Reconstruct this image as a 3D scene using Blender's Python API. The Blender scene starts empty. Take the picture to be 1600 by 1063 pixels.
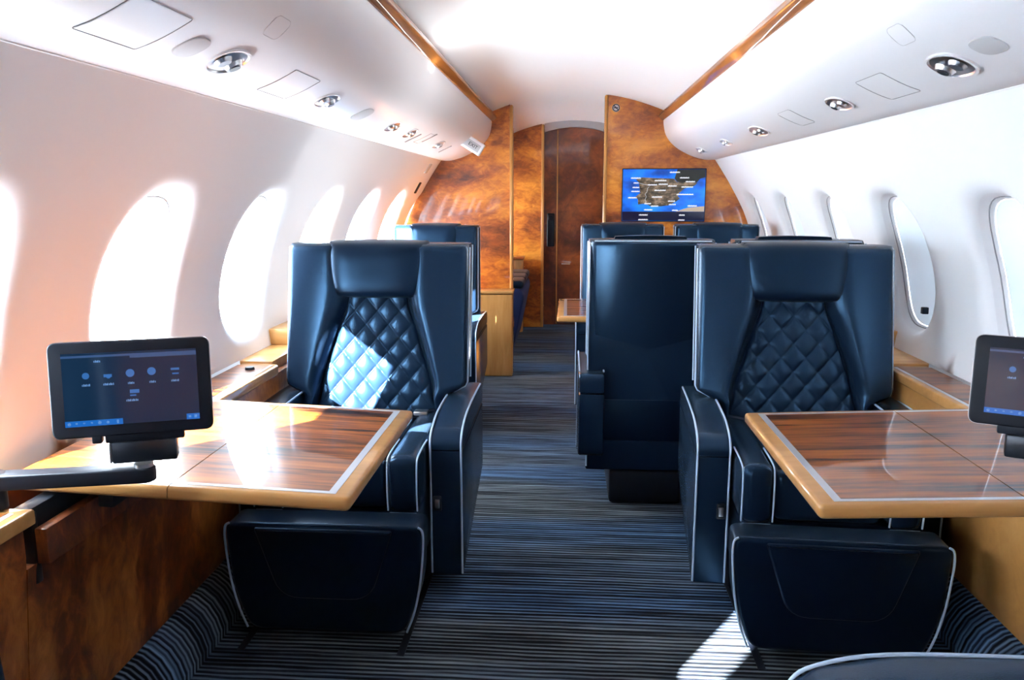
import bpy, bmesh, math, random
from mathutils import Vector, Matrix
random.seed(7)
R = math.radians
C = bpy.context.scene.collection
scene = bpy.context.scene

# ------------------------------------------------------------------ camera
cam_d = bpy.data.cameras.new('camera'); cam = bpy.data.objects.new('camera', cam_d); C.objects.link(cam)
cam_d.sensor_width = 36.0; cam_d.lens = 36.0 * 1250.0 / 1600.0; cam_d.clip_start = 0.02; cam_d.clip_end = 200
cam.location = (-.055, 0, 1.30)
cam.rotation_euler = (R(90 - 10.226), 0, R(3.963))
scene.camera = cam

# ------------------------------------------------------------------ world, sun, exposure
world = bpy.data.worlds.new('world'); scene.world = world; world.use_nodes = True
bg = world.node_tree.nodes['Background']
bg.inputs[0].default_value = (0.76, 0.89, 1.0, 1); bg.inputs[1].default_value = 42.0
sun_d = bpy.data.lights.new('sun', 'SUN'); sun = bpy.data.objects.new('sun', sun_d); C.objects.link(sun)
sun_d.energy = 225.0; sun_d.angle = R(0.6); sun_d.color = (.90, 0.96, 1.0)
sun.rotation_euler = Vector((1.0, 1.42, -.73)).to_track_quat('-Z', 'Y').to_euler()
scene.view_settings.view_transform = 'Standard'; scene.view_settings.look = 'None'
scene.view_settings.gamma = 1.0; scene.view_settings.use_curve_mapping = False
scene.view_settings.exposure = 0.36
scene.cycles.max_bounces = 14; scene.cycles.diffuse_bounces = 9; scene.cycles.glossy_bounces = 5
scene.cycles.transmission_bounces = 6; scene.cycles.sample_clamp_indirect = 8.0
scene.cycles.caustics_reflective = False; scene.cycles.caustics_refractive = False


def area(name, loc, direction, sx, sy, energy, color=(1, 1, 1)):
    d = bpy.data.lights.new(name, 'AREA'); d.shape = 'RECTANGLE'; d.size = sx; d.size_y = sy
    d.energy = energy; d.color = color
    o = bpy.data.objects.new(name, d); C.objects.link(o); o.location = loc
    o.rotation_euler = Vector(direction).to_track_quat('-Z', 'Y').to_euler()
    return o


# LED strips of the ceiling cove (behind the wooden rails)
COVE_W = 34.0
for s in (-1, 1):
    cv = area('cove_light', (s * .655, 3.3, 1.835), (-s * .9, 0, .55), .03, 10.0, COVE_W, (.92, .96, 1))
    cv.rotation_euler = Vector((-s * .75, 0, .66)).to_track_quat('-Z', 'Y').to_euler()

# ------------------------------------------------------------------ materials
def mat(name, base=(.8, .8, .8), rough=.5, metal=0.0, coat=0.0, coat_rough=.05, spec=.5, emit=None, es=1.0):
    m = bpy.data.materials.new(name); m.use_nodes = True
    b = m.node_tree.nodes['Principled BSDF']
    b.inputs['Base Color'].default_value = (*base, 1); b.inputs['Roughness'].default_value = rough
    b.inputs['Metallic'].default_value = metal; b.inputs['Coat Weight'].default_value = coat
    b.inputs['Coat Roughness'].default_value = coat_rough; b.inputs['Specular IOR Level'].default_value = spec
    if emit is not None:
        b.inputs['Emission Color'].default_value = (*emit, 1); b.inputs['Emission Strength'].default_value = es
    return m


def nd(m, t, **kw):
    n = m.node_tree.nodes.new(t)
    for k, v in kw.items():
        if k in n.inputs: n.inputs[k].default_value = v
        else: setattr(n, k, v)
    return n


def ln(m, a, ao, b, bi): m.node_tree.links.new(a.outputs[ao], b.inputs[bi])


def coords(m, scale=(1, 1, 1), rot=(0, 0, 0)):
    t = nd(m, 'ShaderNodeTexCoord'); mp = nd(m, 'ShaderNodeMapping')
    mp.inputs['Scale'].default_value = scale; mp.inputs['Rotation'].default_value = rot
    ln(m, t, 'Object', mp, 'Vector'); return mp


def ramp(m, stops):
    r = nd(m, 'ShaderNodeValToRGB'); e = r.color_ramp.elements
    e[0].position, e[0].color = stops[0][0], (*stops[0][1], 1)
    e[1].position, e[1].color = stops[-1][0], (*stops[-1][1], 1)
    for p, c in stops[1:-1]:
        x = e.new(p); x.color = (*c, 1)
    return r


def bump(m, src, out, strength, dist=.002):
    b = nd(m, 'ShaderNodeBump'); b.inputs['Strength'].default_value = strength; b.inputs['Distance'].default_value = dist
    ln(m, src, out, b, 'Height'); ln(m, b, 'Normal', m.node_tree.nodes['Principled BSDF'], 'Normal')
    return b


def wood_burl(name, stops, scale=1.9, stretch=(1, 1, 1), coat=1.0):
    m = mat(name, rough=.38, coat=coat, coat_rough=.015); P = m.node_tree.nodes['Principled BSDF']
    mp = coords(m, stretch)
    n1 = nd(m, 'ShaderNodeTexNoise', Scale=scale, Detail=7.0, Roughness=.58, Distortion=.7)
    n2 = nd(m, 'ShaderNodeTexNoise', Scale=scale * 5, Detail=6.0, Roughness=.65, Distortion=1.6)
    ln(m, mp, 'Vector', n1, 'Vector'); ln(m, mp, 'Vector', n2, 'Vector')
    mx = nd(m, 'ShaderNodeMix', data_type='FLOAT'); mx.inputs[0].default_value = .27
    ln(m, n1, 'Fac', mx, 2); ln(m, n2, 'Fac', mx, 3)
    r = ramp(m, stops); ln(m, mx, 0, r, 'Fac'); ln(m, r, 'Color', P, 'Base Color')
    return m


def wood_grain(name, stops, freq=26.0, coat=1.0, axis='x'):
    m = mat(name, rough=.35, coat=coat, coat_rough=.012, spec=.15); P = m.node_tree.nodes['Principled BSDF']; P.inputs['Coat IOR'].default_value = 1.30
    sc = (1.2, freq, freq) if axis == 'x' else (freq, 1.2, freq) if axis == 'y' else (freq, freq, 1.2)
    mp = coords(m, sc)
    n1 = nd(m, 'ShaderNodeTexNoise', Scale=1.0, Detail=4.0, Roughness=.55, Distortion=.35)
    n2 = nd(m, 'ShaderNodeTexNoise', Scale=3.6, Detail=5.0, Roughness=.6, Distortion=.3)
    ln(m, mp, 'Vector', n1, 'Vector'); ln(m, mp, 'Vector', n2, 'Vector')
    mx = nd(m, 'ShaderNodeMix', data_type='FLOAT'); mx.inputs[0].default_value = .4
    ln(m, n1, 'Fac', mx, 2); ln(m, n2, 'Fac', mx, 3)
    r = ramp(m, stops); ln(m, mx, 0, r, 'Fac'); ln(m, r, 'Color', P, 'Base Color')
    return m


M = {}
M['white'] = mat('white_panel', (.87, .89, .91), .55)
M['valance'] = mat('white_valance', (.87, .875, .89), .32, coat=.25, coat_rough=.15)
M['ceiling'] = mat('white_ceiling', (.88, .88, .88), .6)
M['seam'] = mat('panel_seam', (.28, .28, .29), .6)
M['disc'] = mat('grey_disc', (.55, .55, .56), .5)
M['shade'] = mat('window_shade', (.78, .82, .86), .6)
M['reveal'] = mat('window_reveal', (.84, .85, .87), .45)


def leather(name, base, rough=.34):
    m = mat(name, base, rough, spec=.36); P = m.node_tree.nodes['Principled BSDF']
    P.inputs['Specular Tint'].default_value = (.28, .60, 1.0, 1)
    P.inputs['Sheen Weight'].default_value = .03; P.inputs['Sheen Roughness'].default_value = .45; P.inputs['Sheen Tint'].default_value = (.45, .75, 1, 1)
    mp = coords(m)
    n = nd(m, 'ShaderNodeTexNoise', Scale=420.0, Detail=3.0); n3 = nd(m, 'ShaderNodeTexNoise', Scale=9.0, Detail=3.0)
    ln(m, mp, 'Vector', n, 'Vector'); ln(m, mp, 'Vector', n3, 'Vector')
    mx = nd(m, 'ShaderNodeMath', operation='MULTIPLY_ADD'); mx.inputs[1].default_value = 2.5
    ln(m, n3, 'Fac', mx, 0); ln(m, n, 'Fac', mx, 2)
    bump(m, mx, 'Value', .22, .0012)
    return m


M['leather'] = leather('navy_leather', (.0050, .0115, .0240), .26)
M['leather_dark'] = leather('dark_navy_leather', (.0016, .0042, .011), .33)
M['piping'] = mat('silver_blue_piping', (.42, .54, .68), .35)
M['black'] = mat('black_plastic', (.006, .008, .014), .5, spec=.2)
M['blackmetal'] = mat('black_metal', (.02, .023, .03), .3, .5)
M['chrome'] = mat('chrome', (.88, .88, .89), .28, 1.0)
M['steel'] = mat('brushed_steel', (.5, .5, .52), .3, 1.0)
BURL = [(.33, (.07, .012, .002)), (.43, (.24, .050, .004)), (.50, (.42, .115, .009)), (.57, (.60, .20, .018)), (.68, (.80, .34, .045))]
M['burl'] = wood_burl('orange_burl_wood', BURL, 2.3, (1, 1, 1.9))
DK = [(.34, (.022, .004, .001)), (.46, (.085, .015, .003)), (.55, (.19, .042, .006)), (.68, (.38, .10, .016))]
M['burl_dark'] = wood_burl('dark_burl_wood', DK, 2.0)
M['gold'] = wood_grain('honey_wood', [(.3, (.32, .140, .038)), (.55, (.46, .225, .072)), (.75, (.58, .32, .12))], 9.0)
M['goldz'] = wood_grain('honey_wood_upright', [(.3, (.34, .14, .035)), (.55, (.50, .24, .07)), (.75, (.62, .33, .12))], 9.0, axis='z')
M['rail'] = wood_grain('rail_wood', [(.3, (.16, .045, .010)), (.55, (.33, .11, .022)), (.75, (.50, .20, .05))], 14.0, axis='y')
M['panel_wood'] = wood_burl('birch_burl_panel', [(.38, (.030, .006, .002)), (.46, (.14, .030, .005)), (.52, (.30, .080, .013)), (.61, (.48, .17, .04))], 3.4, (1, 1.1, .62), .4)
M['birch'] = wood_burl('light_birch_panel', [(.30, (.30, .12, .03)), (.48, (.46, .21, .055)), (.7, (.62, .34, .12))], 2.0, (1, 1, 1), .5)
M['veneer'] = wood_grain('striped_rosewood_veneer', [(.40, (.010, .003, .001)), (.455, (.10, .026, .006)), (.53, (.25, .068, .009)), (.66, (.38, .125, .020))], 20.0)
M['inlay'] = mat('silver_inlay', (.62, .66, .72), .3, .3, coat=1.0, coat_rough=.03)


def carpet(name):
    m = mat(name, rough=.95, spec=.15); P = m.node_tree.nodes['Principled BSDF']
    t = nd(m, 'ShaderNodeTexCoord'); sep = nd(m, 'ShaderNodeSeparateXYZ'); ln(m, t, 'UV', sep, 'Vector')
    mp = nd(m, 'ShaderNodeMapping'); mp.inputs['Scale'].default_value = (1.5, 44, 1); ln(m, t, 'UV', mp, 'Vector')
    nz = nd(m, 'ShaderNodeTexNoise', Scale=1.0, Detail=6.0, Roughness=.72); ln(m, mp, 'Vector', nz, 'Vector')
    mp2 = nd(m, 'ShaderNodeMapping'); mp2.inputs['Scale'].default_value = (2.2, 2.2, 1); ln(m, t, 'UV', mp2, 'Vector')
    nw = nd(m, 'ShaderNodeTexNoise', Scale=1.0, Detail=3.0); ln(m, mp2, 'Vector', nw, 'Vector')
    a = nd(m, 'ShaderNodeMath', operation='MULTIPLY_ADD'); a.inputs[1].default_value = 2 * math.pi / .0195
    w = nd(m, 'ShaderNodeMath', operation='MULTIPLY'); w.inputs[1].default_value = 6.0; ln(m, nw, 'Fac', w, 0)
    ln(m, sep, 'Y', a, 0); ln(m, w, 'Value', a, 2)
    s = nd(m, 'ShaderNodeMath', operation='SINE'); ln(m, a, 'Value', s, 0)
    h = nd(m, 'ShaderNodeMath', operation='MULTIPLY_ADD'); h.inputs[1].default_value = .12; ln(m, s, 'Value', h, 0); ln(m, nz, 'Fac', h, 2)
    r = ramp(m, [(.38, (.002, .003, .005)), (.47, (.016, .020, .030)), (.57, (.080, .108, .128)), (.74, (.19, .245, .285))])
    ln(m, h, 'Value', r, 'Fac')
    # slow colour drift between bluish and brownish grey bands
    mp3 = nd(m, 'ShaderNodeMapping'); mp3.inputs['Scale'].default_value = (.5, 2.6, 1); ln(m, t, 'UV', mp3, 'Vector')
    n3 = nd(m, 'ShaderNodeTexNoise', Scale=1.0, Detail=2.0); ln(m, mp3, 'Vector', n3, 'Vector')
    r3 = ramp(m, [(.40, (1.1, .98, .92)), (.60, (.68, .95, 1.42))]); ln(m, n3, 'Fac', r3, 'Fac')
    mx = nd(m, 'ShaderNodeMix', data_type='RGBA', blend_type='MULTIPLY'); mx.inputs[0].default_value = 1.0
    ln(m, r, 'Color', mx, 6); ln(m, r3, 'Color', mx, 7); ln(m, mx, 2, P, 'Base Color')
    bump(m, h, 'Value', .8, .006)
    return m


M['carpet'] = carpet('ribbed_carpet')


def glass_mat():
    m = bpy.data.materials.new('window_glass'); m.use_nodes = True; nt = m.node_tree
    for n in list(nt.nodes): nt.nodes.remove(n)
    o = nt.nodes.new('ShaderNodeOutputMaterial'); t = nt.nodes.new('ShaderNodeBsdfTransparent')
    g = nt.nodes.new('ShaderNodeBsdfGlossy'); g.inputs['Roughness'].default_value = .02
    mx = nt.nodes.new('ShaderNodeMixShader'); mx.inputs[0].default_value = .06
    t.inputs[0].default_value = (.97, .98, 1, 1)
    nt.links.new(t.outputs[0], mx.inputs[1]); nt.links.new(g.outputs[0], mx.inputs[2]); nt.links.new(mx.outputs[0], o.inputs[0])
    return m


M['glass'] = glass_mat()


def shade_mat(dif=.992):
    m = bpy.data.materials.new('translucent_shade'); m.use_nodes = True; nt = m.node_tree
    for n in list(nt.nodes): nt.nodes.remove(n)
    o = nt.nodes.new('ShaderNodeOutputMaterial'); t = nt.nodes.new('ShaderNodeBsdfTranslucent')
    d = nt.nodes.new('ShaderNodeBsdfDiffuse'); mx = nt.nodes.new('ShaderNodeMixShader'); mx.inputs[0].default_value = dif
    t.inputs[0].default_value = (.75, .84, .92, 1); d.inputs[0].default_value = (.72, .78, .84, 1)
    nt.links.new(t.outputs[0], mx.inputs[1]); nt.links.new(d.outputs[0], mx.inputs[2]); nt.links.new(mx.outputs[0], o.inputs[0])
    return m


M['shade'] = shade_mat(); M['added_shade_thin'] = shade_mat(.6)


def emis(name, col, s=1.0): return mat(name, (0, 0, 0), .12, emit=col, es=s, spec=.5)


# ------------------------------------------------------------------ mesh helpers
SPLIT = {'piping', 'inlay_line', 'seat_belt', 'slide_bracket', 'clamp'}


def islands(bm):
    seen = set(); out = []
    for v in bm.verts:
        if v in seen: continue
        st = [v]; seen.add(v); isl = []
        while st:
            a = st.pop(); isl.append(a)
            for e in a.link_edges:
                b = e.other_vert(a)
                if b not in seen: seen.add(b); st.append(b)
        out.append(isl)
    return out


def finish(name, bm, m, parent=None, smooth=True, loc=None, ang=40, matrix=None):
    if name in SPLIT:
        isl = islands(bm)
        if len(isl) > 1:      # one object per separate piece
            first = None
            for piece in isl:
                mp = {}; nb = bmesh.new()
                for v in piece: mp[v] = nb.verts.new(v.co)
                done = set()
                for v in piece:
                    for f in v.link_faces:
                        if f not in done:
                            done.add(f); nb.faces.new([mp[x] for x in f.verts])
                o = finish_one(name, nb, m, parent, smooth, loc, ang, matrix); first = first or o
            bm.free(); return first
    return finish_one(name, bm, m, parent, smooth, loc, ang, matrix)


def finish_one(name, bm, m, parent=None, smooth=True, loc=None, ang=40, matrix=None):
    if matrix is not None: bmesh.ops.transform(bm, matrix=matrix, verts=bm.verts)
    me = bpy.data.meshes.new(name); bm.normal_update(); bm.to_mesh(me); bm.free()
    ms = m if isinstance(m, (list, tuple)) else [m]
    for x in ms: me.materials.append(x)
    o = bpy.data.objects.new(name, me); C.objects.link(o)
    if smooth:
        me.polygons.foreach_set('use_smooth', [True] * len(me.polygons))
        try: me.set_sharp_from_angle(angle=R(ang))
        except Exception: pass
    if loc: o.location = loc
    if parent: o.parent = parent
    return o


def tag(o, label=None, cat=None, group=None, kind=None):
    if label: o['label'] = label
    if cat: o['category'] = cat
    if group: o['group'] = group
    if kind: o['kind'] = kind
    return o


def empty(name, loc=(0, 0, 0), rz=0.0, rot=None):
    o = bpy.data.objects.new(name, None); C.objects.link(o); o.location = loc
    o.rotation_euler = rot if rot else (0, 0, rz); o.empty_display_size = .05
    return o


def copy_tree(o, parent=None):
    c = o.copy(); C.objects.link(c)
    if parent: c.parent = parent
    for ch in list(o.children): copy_tree(ch, c)
    return c


def box(bm, x0, x1, y0, y1, z0, z1, r=0.0, seg=3, mi=0):
    vs = [bm.verts.new((x, y, z)) for x in (x0, x1) for y in (y0, y1) for z in (z0, z1)]
    q = [(0, 1, 3, 2), (4, 6, 7, 5), (0, 4, 5, 1), (2, 3, 7, 6), (0, 2, 6, 4), (1, 5, 7, 3)]
    fs = [bm.faces.new([vs[i] for i in f]) for f in q]
    for f in fs: f.material_index = mi
    if r > 0:
        es = {e for f in fs for e in f.edges}
        bmesh.ops.bevel(bm, geom=list(es), offset=r, segments=seg, profile=.5, affect='EDGES')
    return vs


def prism(bm, poly, a0, a1, plane='yz', r=0.0, seg=3, mi=0):
    """extrude polygon; plane 'yz' -> along x, 'xz' -> along y, 'xy' -> along z"""
    def pt(p, a):
        return {'yz': (a, p[0], p[1]), 'xz': (p[0], a, p[1]), 'xy': (p[0], p[1], a)}[plane]
    A = [bm.verts.new(pt(p, a0)) for p in poly]; B = [bm.verts.new(pt(p, a1)) for p in poly]
    n = len(poly); fa = bm.faces.new(A); fb = bm.faces.new(B[::-1]); fs = [fa, fb]
    for i in range(n): fs.append(bm.faces.new((A[i], B[i], B[(i + 1) % n], A[(i + 1) % n])))
    for f in fs: f.material_index = mi
    bmesh.ops.recalc_face_normals(bm, faces=fs)
    if r > 0:
        es = list(set(fa.edges) | set(fb.edges))
        bmesh.ops.bevel(bm, geom=es, offset=r, segments=seg, profile=.5, affect='EDGES')


def tube(bm, pts, rad, n=8, closed=False, mi=0):
    pts = [Vector(p) for p in pts]; rings = []; N = len(pts)
    prev = None
    for i, p in enumerate(pts):
        a = pts[(i - 1) % N] if (closed or i > 0) else p; b = pts[(i + 1) % N] if (closed or i < N - 1) else p
        t = (b - a).normalized()
        ref = prev if prev is not None else (Vector((0, 0, 1)) if abs(t.z) < .9 else Vector((1, 0, 0)))
        u = (ref - t * ref.dot(t)).normalized(); v = t.cross(u); prev = u
        rings.append([bm.verts.new(p + (u * math.cos(k * 2 * math.pi / n) + v * math.sin(k * 2 * math.pi / n)) * rad) for k in range(n)])
    m = N if closed else N - 1
    for i in range(m):
        A, B = rings[i], rings[(i + 1) % N]
        for k in range(n): bm.faces.new((A[k], A[(k + 1) % n], B[(k + 1) % n], B[k])).material_index = mi
    if not closed:
        bm.faces.new(rings[0][::-1]).material_index = mi; bm.faces.new(rings[-1]).material_index = mi


def smooth_line(pts, k=6):
    P = [Vector(p) for p in pts]; out = []
    for i in range(len(P) - 1):
        p0 = P[max(i - 1, 0)]; p1 = P[i]; p2 = P[i + 1]; p3 = P[min(i + 2, len(P) - 1)]
        for j in range(k):
            t = j / k
            out.append(.5 * ((2 * p1) + (p2 - p0) * t + (2 * p0 - 5 * p1 + 4 * p2 - p3) * t * t + (-p0 + 3 * p1 - 3 * p2 + p3) * t ** 3))
    out.append(P[-1]); return out


def round_poly(pts, rads, k=5):
    """2-D polygon with its corners rounded"""
    out = []; n = len(pts)
    for i in range(n):
        p = Vector(pts[i]); a = Vector(pts[i - 1]); b = Vector(pts[(i + 1) % n]); r = rads[i] if isinstance(rads, (list, tuple)) else rads
        if r <= 0: out.append((p.x, p.y)); continue
        da = (a - p); db = (b - p); l = min(r, da.length * .49, db.length * .49)
        p0 = p + da.normalized() * l; p1 = p + db.normalized() * l
        for j in range(k + 1):
            t = j / k; q = p0 * (1 - t) ** 2 + p * 2 * t * (1 - t) + p1 * t * t; out.append((q.x, q.y))
    return out


def cyl(bm, c, axis, r0, r1, h, n=24, mi=0):
    """cone frustum from c along axis"""
    axis = Vector(axis).normalized(); q = axis.to_track_quat('Z', 'Y').to_matrix()
    c = Vector(c); A = []; B = []
    for k in range(n):
        a = 2 * math.pi * k / n; d = Vector((math.cos(a), math.sin(a), 0))
        A.append(bm.verts.new(c + q @ (d * r0))); B.append(bm.verts.new(c + q @ (d * r1) + axis * h))
    for k in range(n): bm.faces.new((A[k], A[(k + 1) % n], B[(k + 1) % n], B[k])).material_index = mi
    bm.faces.new(A[::-1]).material_index = mi; bm.faces.new(B).material_index = mi


# ------------------------------------------------------------------ cabin section
VAL = [(.605, 1.825), (.61, 1.78), (.622, 1.73), (.645, 1.69), (.675, 1.657), (.72, 1.622), (.79, 1.585), (.85, 1.563), (.915, 1.549), (.975, 1.551)]
WALL = [(1.160, .10), (1.210, .35), (1.248, .60), (1.264, .74), (1.271, .82), (1.270, .90), (1.260, .98), (1.238, 1.07), (1.203, 1.165), (1.170, 1.235), (1.130, 1.305), (1.085, 1.385), (1.030, 1.47), (.975, 1.551)]


def wall_x(z):
    if z <= WALL[0][1]: return WALL[0][0]
    for (a, b), (c, d) in zip(WALL, WALL[1:]):
        if z <= d: return a + (c - a) * (z - b) / (d - b)
    return WALL[-1][0]


def wall_xs(z):      # a smoothed version
    return (wall_x(z - .03) + wall_x(z) * 2 + wall_x(z + .03)) / 4 if z < 1.52 else wall_x(z)


def ceil_z(x): return 2.015 - .34 * x * x


Y_BACK, Y_END, PITCH, NW = -2.085, 8.695, .77, 14
WZ0, WZ1 = .70, 1.551
WZC, WHY, WHZ = 1.047, .202, .264     # window mouth


def outline_pts(n):
    """matching rectangle-perimeter directions, corners included"""
    per = []
    m = n // 4
    for k in range(m): per.append((-1 + 2 * k / m, -1))
    for k in range(m): per.append((1, -1 + 2 * k / m))
    for k in range(m): per.append((1 - 2 * k / m, 1))
    for k in range(m): per.append((-1, 1 - 2 * k / m))
    return per


def sup(px, pz, n=2.6):
    l = (abs(px) ** n + abs(pz) ** n) ** (1 / n); return px / l, pz / l


def win_pt(px, pz, sc, yc):
    sx, sz = sup(px, pz)
    y = yc + sx * WHY * sc; z = WZC + sz * WHZ * (1 + (sc - 1) * WHY / WHZ)
    y += 0.0
    return y, z


def build_wall(side, name):
    s = -1 if side == 'L' else 1
    bm = bmesh.new(); per = outline_pts(48)
    for i in range(NW if s < 0 else NW + 1):
        yc = Y_BACK + PITCH / 2 + PITCH * i + (.26 - PITCH if s > 0 else 0); rings = []; wc = yc
        for t in (0, .2, .4, .6, .8, .92, 1.0):
            ring = []
            for px, pz in per:
                oy = yc + px * PITCH / 2; oz = WZ0 + (pz + 1) / 2 * (WZ1 - WZ0)
                iy, iz = win_pt(px, pz, 1.22, wc)
                y = iy + (oy - iy) * (1 - t); z = iz + (oz - iz) * (1 - t)
                ring.append(bm.verts.new((s * (wall_xs(z) if 0 < t else wall_x(z)), y, z)))
            rings.append(ring)
        for sc, dep in ((1.15, .002), (1.08, .007), (1.02, .017), (.985, .030)):
            ring = []
            for px, pz in per:
                y, z = win_pt(px, pz, sc, wc); ring.append(bm.verts.new((s * (wall_xs(z) + dep), y, z)))
            rings.append(ring)
        for A, B in zip(rings, rings[1:]):
            n = len(A)
            for k in range(n): bm.faces.new((A[k], A[(k + 1) % n], B[(k + 1) % n], B[k]))
    # below the windows
    ys = [Y_BACK + (.26 - PITCH if s > 0 else 0) + PITCH * k for k in range(NW + (1 if s < 0 else 2))]
    zs = [.0, .10, .35, .60, WZ0]
    g = [[bm.verts.new((s * wall_x(z), y, z)) for z in zs] for y in ys]
    for a, b in zip(g, g[1:]):
        for k in range(len(zs) - 1): bm.faces.new((a[k], a[k + 1], b[k + 1], b[k]))
    bmesh.ops.remove_doubles(bm, verts=bm.verts, dist=.0006)
    o = finish(name, bm, M['white'], ang=60); tag(o, kind='structure'); return o


build_wall('L', 'wall_left'); build_wall('R', 'wall_right')


def build_window(idx, side, yc, shaded):
    s = -1 if side == 'L' else 1; per = outline_pts(48)
    bm = bmesh.new(); rings = []
    for sc, dep in ((.985, .030), (.965, .044), (.94, .056), (.915, .062), (.905, .068), (.895, .084)):
        ring = []
        for px, pz in per:
            y, z = win_pt(px, pz, sc, yc); ring.append(bm.verts.new((s * (wall_xs(z) + dep), y, z)))
        rings.append(ring)
    for A, B in zip(rings, rings[1:]):
        for k in range(48): bm.faces.new((A[k], A[(k + 1) % 48], B[(k + 1) % 48], B[k]))
    o = finish('window_%d' % idx, bm, M['reveal'], ang=60); tag(o, kind='structure')
    def sheet(name, dep, m, z_from=-9.0, y_from=-9.0):
        b = bmesh.new(); ring = []
        lo, hi = None, None
        for px, pz in per:
            y, z = win_pt(px, pz, .90, yc)
            ring.append((max(y, y_from), max(z, z_from)))
        n = len(ring); rows = []
        zt_, zb_ = max(p[1] for p in ring), min(p[1] for p in ring)
        def span(z):      # y extent of the outline at height z
            ys_ = []
            for i in range(n):
                (y0, z0), (y1, z1) = ring[i], ring[(i + 1) % n]
                if (z0 - z) * (z1 - z) <= 0 and abs(z1 - z0) > 1e-9: ys_.append(y0 + (y1 - y0) * (z - z0) / (z1 - z0))
            return (min(ys_), max(ys_)) if ys_ else None
        K = 22
        for j in range(K + 1):
            z = zb_ + (zt_ - zb_) * (.5 - .5 * math.cos(math.pi * j / K)); z = min(max(z, zb_ + 1e-5), zt_ - 1e-5)
            a, c = span(z); rows.append([b.verts.new((s * (wall_xs(z) + dep), y, z)) for y in (a, c)])
        for p, q in zip(rows, rows[1:]): b.faces.new((p[0], p[1], q[1], q[0]))
        return finish(name, b, m, o, smooth=True)
    b = bmesh.new(); pts = []
    for px, pz in per:
        y, z = win_pt(px, pz, .938, yc); pts.append((s * (wall_xs(z) + .056), y, z))
    tube(b, pts, .0022, 6, True); finish('seal', b, M['seam'], o)
    sheet('pane', .080, M['glass'])
    if shaded < 0: sheet('shade', .070, M['shade' if shaded == -2 else 'added_shade_thin'], z_from=1.12 if shaded == -1 else -9)  # added shade on a left window, cutting off unwanted sun
    if shaded > 0:
        sheet('shade', .070, M['shade'], y_from=yc - .150)
        b = bmesh.new(); zc = WZC - WHZ * .70; x = s * (wall_xs(zc) + .052)
        box(b, x - .004, x + .022, yc - .012, yc + .010, zc - .014, zc + .012, .003, 2)
        finish('shade_latch', b, M['black'], o)
    return o


ADDED_SHADES = {4: -1, 5: -1, 3: -2, 6: -3, 10: -3, 11: -3}
k = 1
for i in range(NW):
    yc = Y_BACK + PITCH / 2 + PITCH * i
    build_window(k, 'L', yc, ADDED_SHADES.get(i, 0)); k += 1
    build_window(k, 'R', yc + .26, 1); k += 1

# floor with a UV in metres so the ribs follow the coves
def uv_mesh(bm, f):
    uv = bm.loops.layers.uv.new('uv')
    for fc in bm.faces:
        for l in fc.loops: l[uv].uv = f(l.vert.co)


bm = bmesh.new(); box(bm, -1.16, 1.16, Y_BACK, Y_END, -.06, 0)
uv_mesh(bm, lambda c: (c.x, c.y)); o = finish('floor', bm, M['carpet'], smooth=False); tag(o, kind='structure')
for s, nm in ((-1, 'baseboard_left'), (1, 'baseboard_right')):
    bm = bmesh.new(); prof = [(1.068, 0), (1.066, .030), (1.078, .070), (1.100, .108), (1.132, .136), (1.172, .150), (1.172, .0)]
    n = 40; g = [[bm.verts.new((s * p[0], Y_BACK + (Y_END - Y_BACK) * j / n, p[1])) for p in prof] for j in range(n + 1)]
    for a, b in zip(g, g[1:]):
        for q in range(len(prof) - 1): bm.faces.new((a[q], a[q + 1], b[q + 1], b[q]))
    uv_mesh(bm, lambda c: (c.x + c.z, c.y)); o = finish(nm, bm, M['carpet']); tag(o, kind='structure')

# ceiling
bm = bmesh.new(); xs = [-.715 + 1.43 * k / 28 for k in range(29)]
sect = [(x, ceil_z(x)) for x in xs]
ysn = [Y_BACK, 0, 2, 4, 5.9, Y_END]
g = [[bm.verts.new((x, y, z)) for x, z in sect] + [bm.verts.new((x, y, z + .03)) for x, z in sect[::-1]] for y in ysn]
for a, b in zip(g, g[1:]):
    n = len(a)
    for q in range(n): bm.faces.new((a[q], b[q], b[(q + 1) % n], a[(q + 1) % n]))
o = finish('ceiling', bm, M['ceiling']); tag(o, kind='structure')

# valances (the white curved shelves over the windows) run the whole cabin
for s, nm in ((-1, 'trim_1'), (1, 'trim_2')):
    bm = bmesh.new()
    sm = smooth_line([(a, b, 0) for a, b in VAL], 4)
    prof = [(.725, 1.90), (.70, 1.79), (.66, 1.79), (.64, 1.822)] + [(p.x, p.y) for p in sm] + [(.99, 1.56)]
    n = 8; g = [[bm.verts.new((s * p[0], Y_BACK + (Y_END - Y_BACK) * j / n, p[1])) for p in prof] for j in range(n + 1)]
    for a, b in zip(g, g[1:]):
        for q in range(len(prof) - 1): bm.faces.new((a[q], a[q + 1], b[q + 1], b[q]))
    o = finish(nm, bm, M['valance'], ang=50); tag(o, kind='structure')
# wooden rails between ceiling and valance
for s, nm in ((-1, 'trim_3'), (1, 'trim_4')):
    bm = bmesh.new()
    poly = round_poly([(s * .642, 1.822), (s * .600, 1.822), (s * .572, 1.845), (s * .574, 1.868), (s * .600, 1.872), (s * .642, 1.852)], .006, 3)
    prism(bm, poly, Y_BACK, 5.87, 'xz')
    o = finish(nm, bm, M['rail']); tag(o, kind='structure')
# thin metal lip at the lower edge of each valance
for s, nm in ((-1, 'trim_5'), (1, 'trim_6')):
    bm = bmesh.new(); tube(bm, [(s * .977, Y_BACK, 1.5495), (s * .977, Y_END, 1.5495)], .0022, 8)
    o = finish(nm, bm, M['valance']); tag(o, kind='structure')

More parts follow.
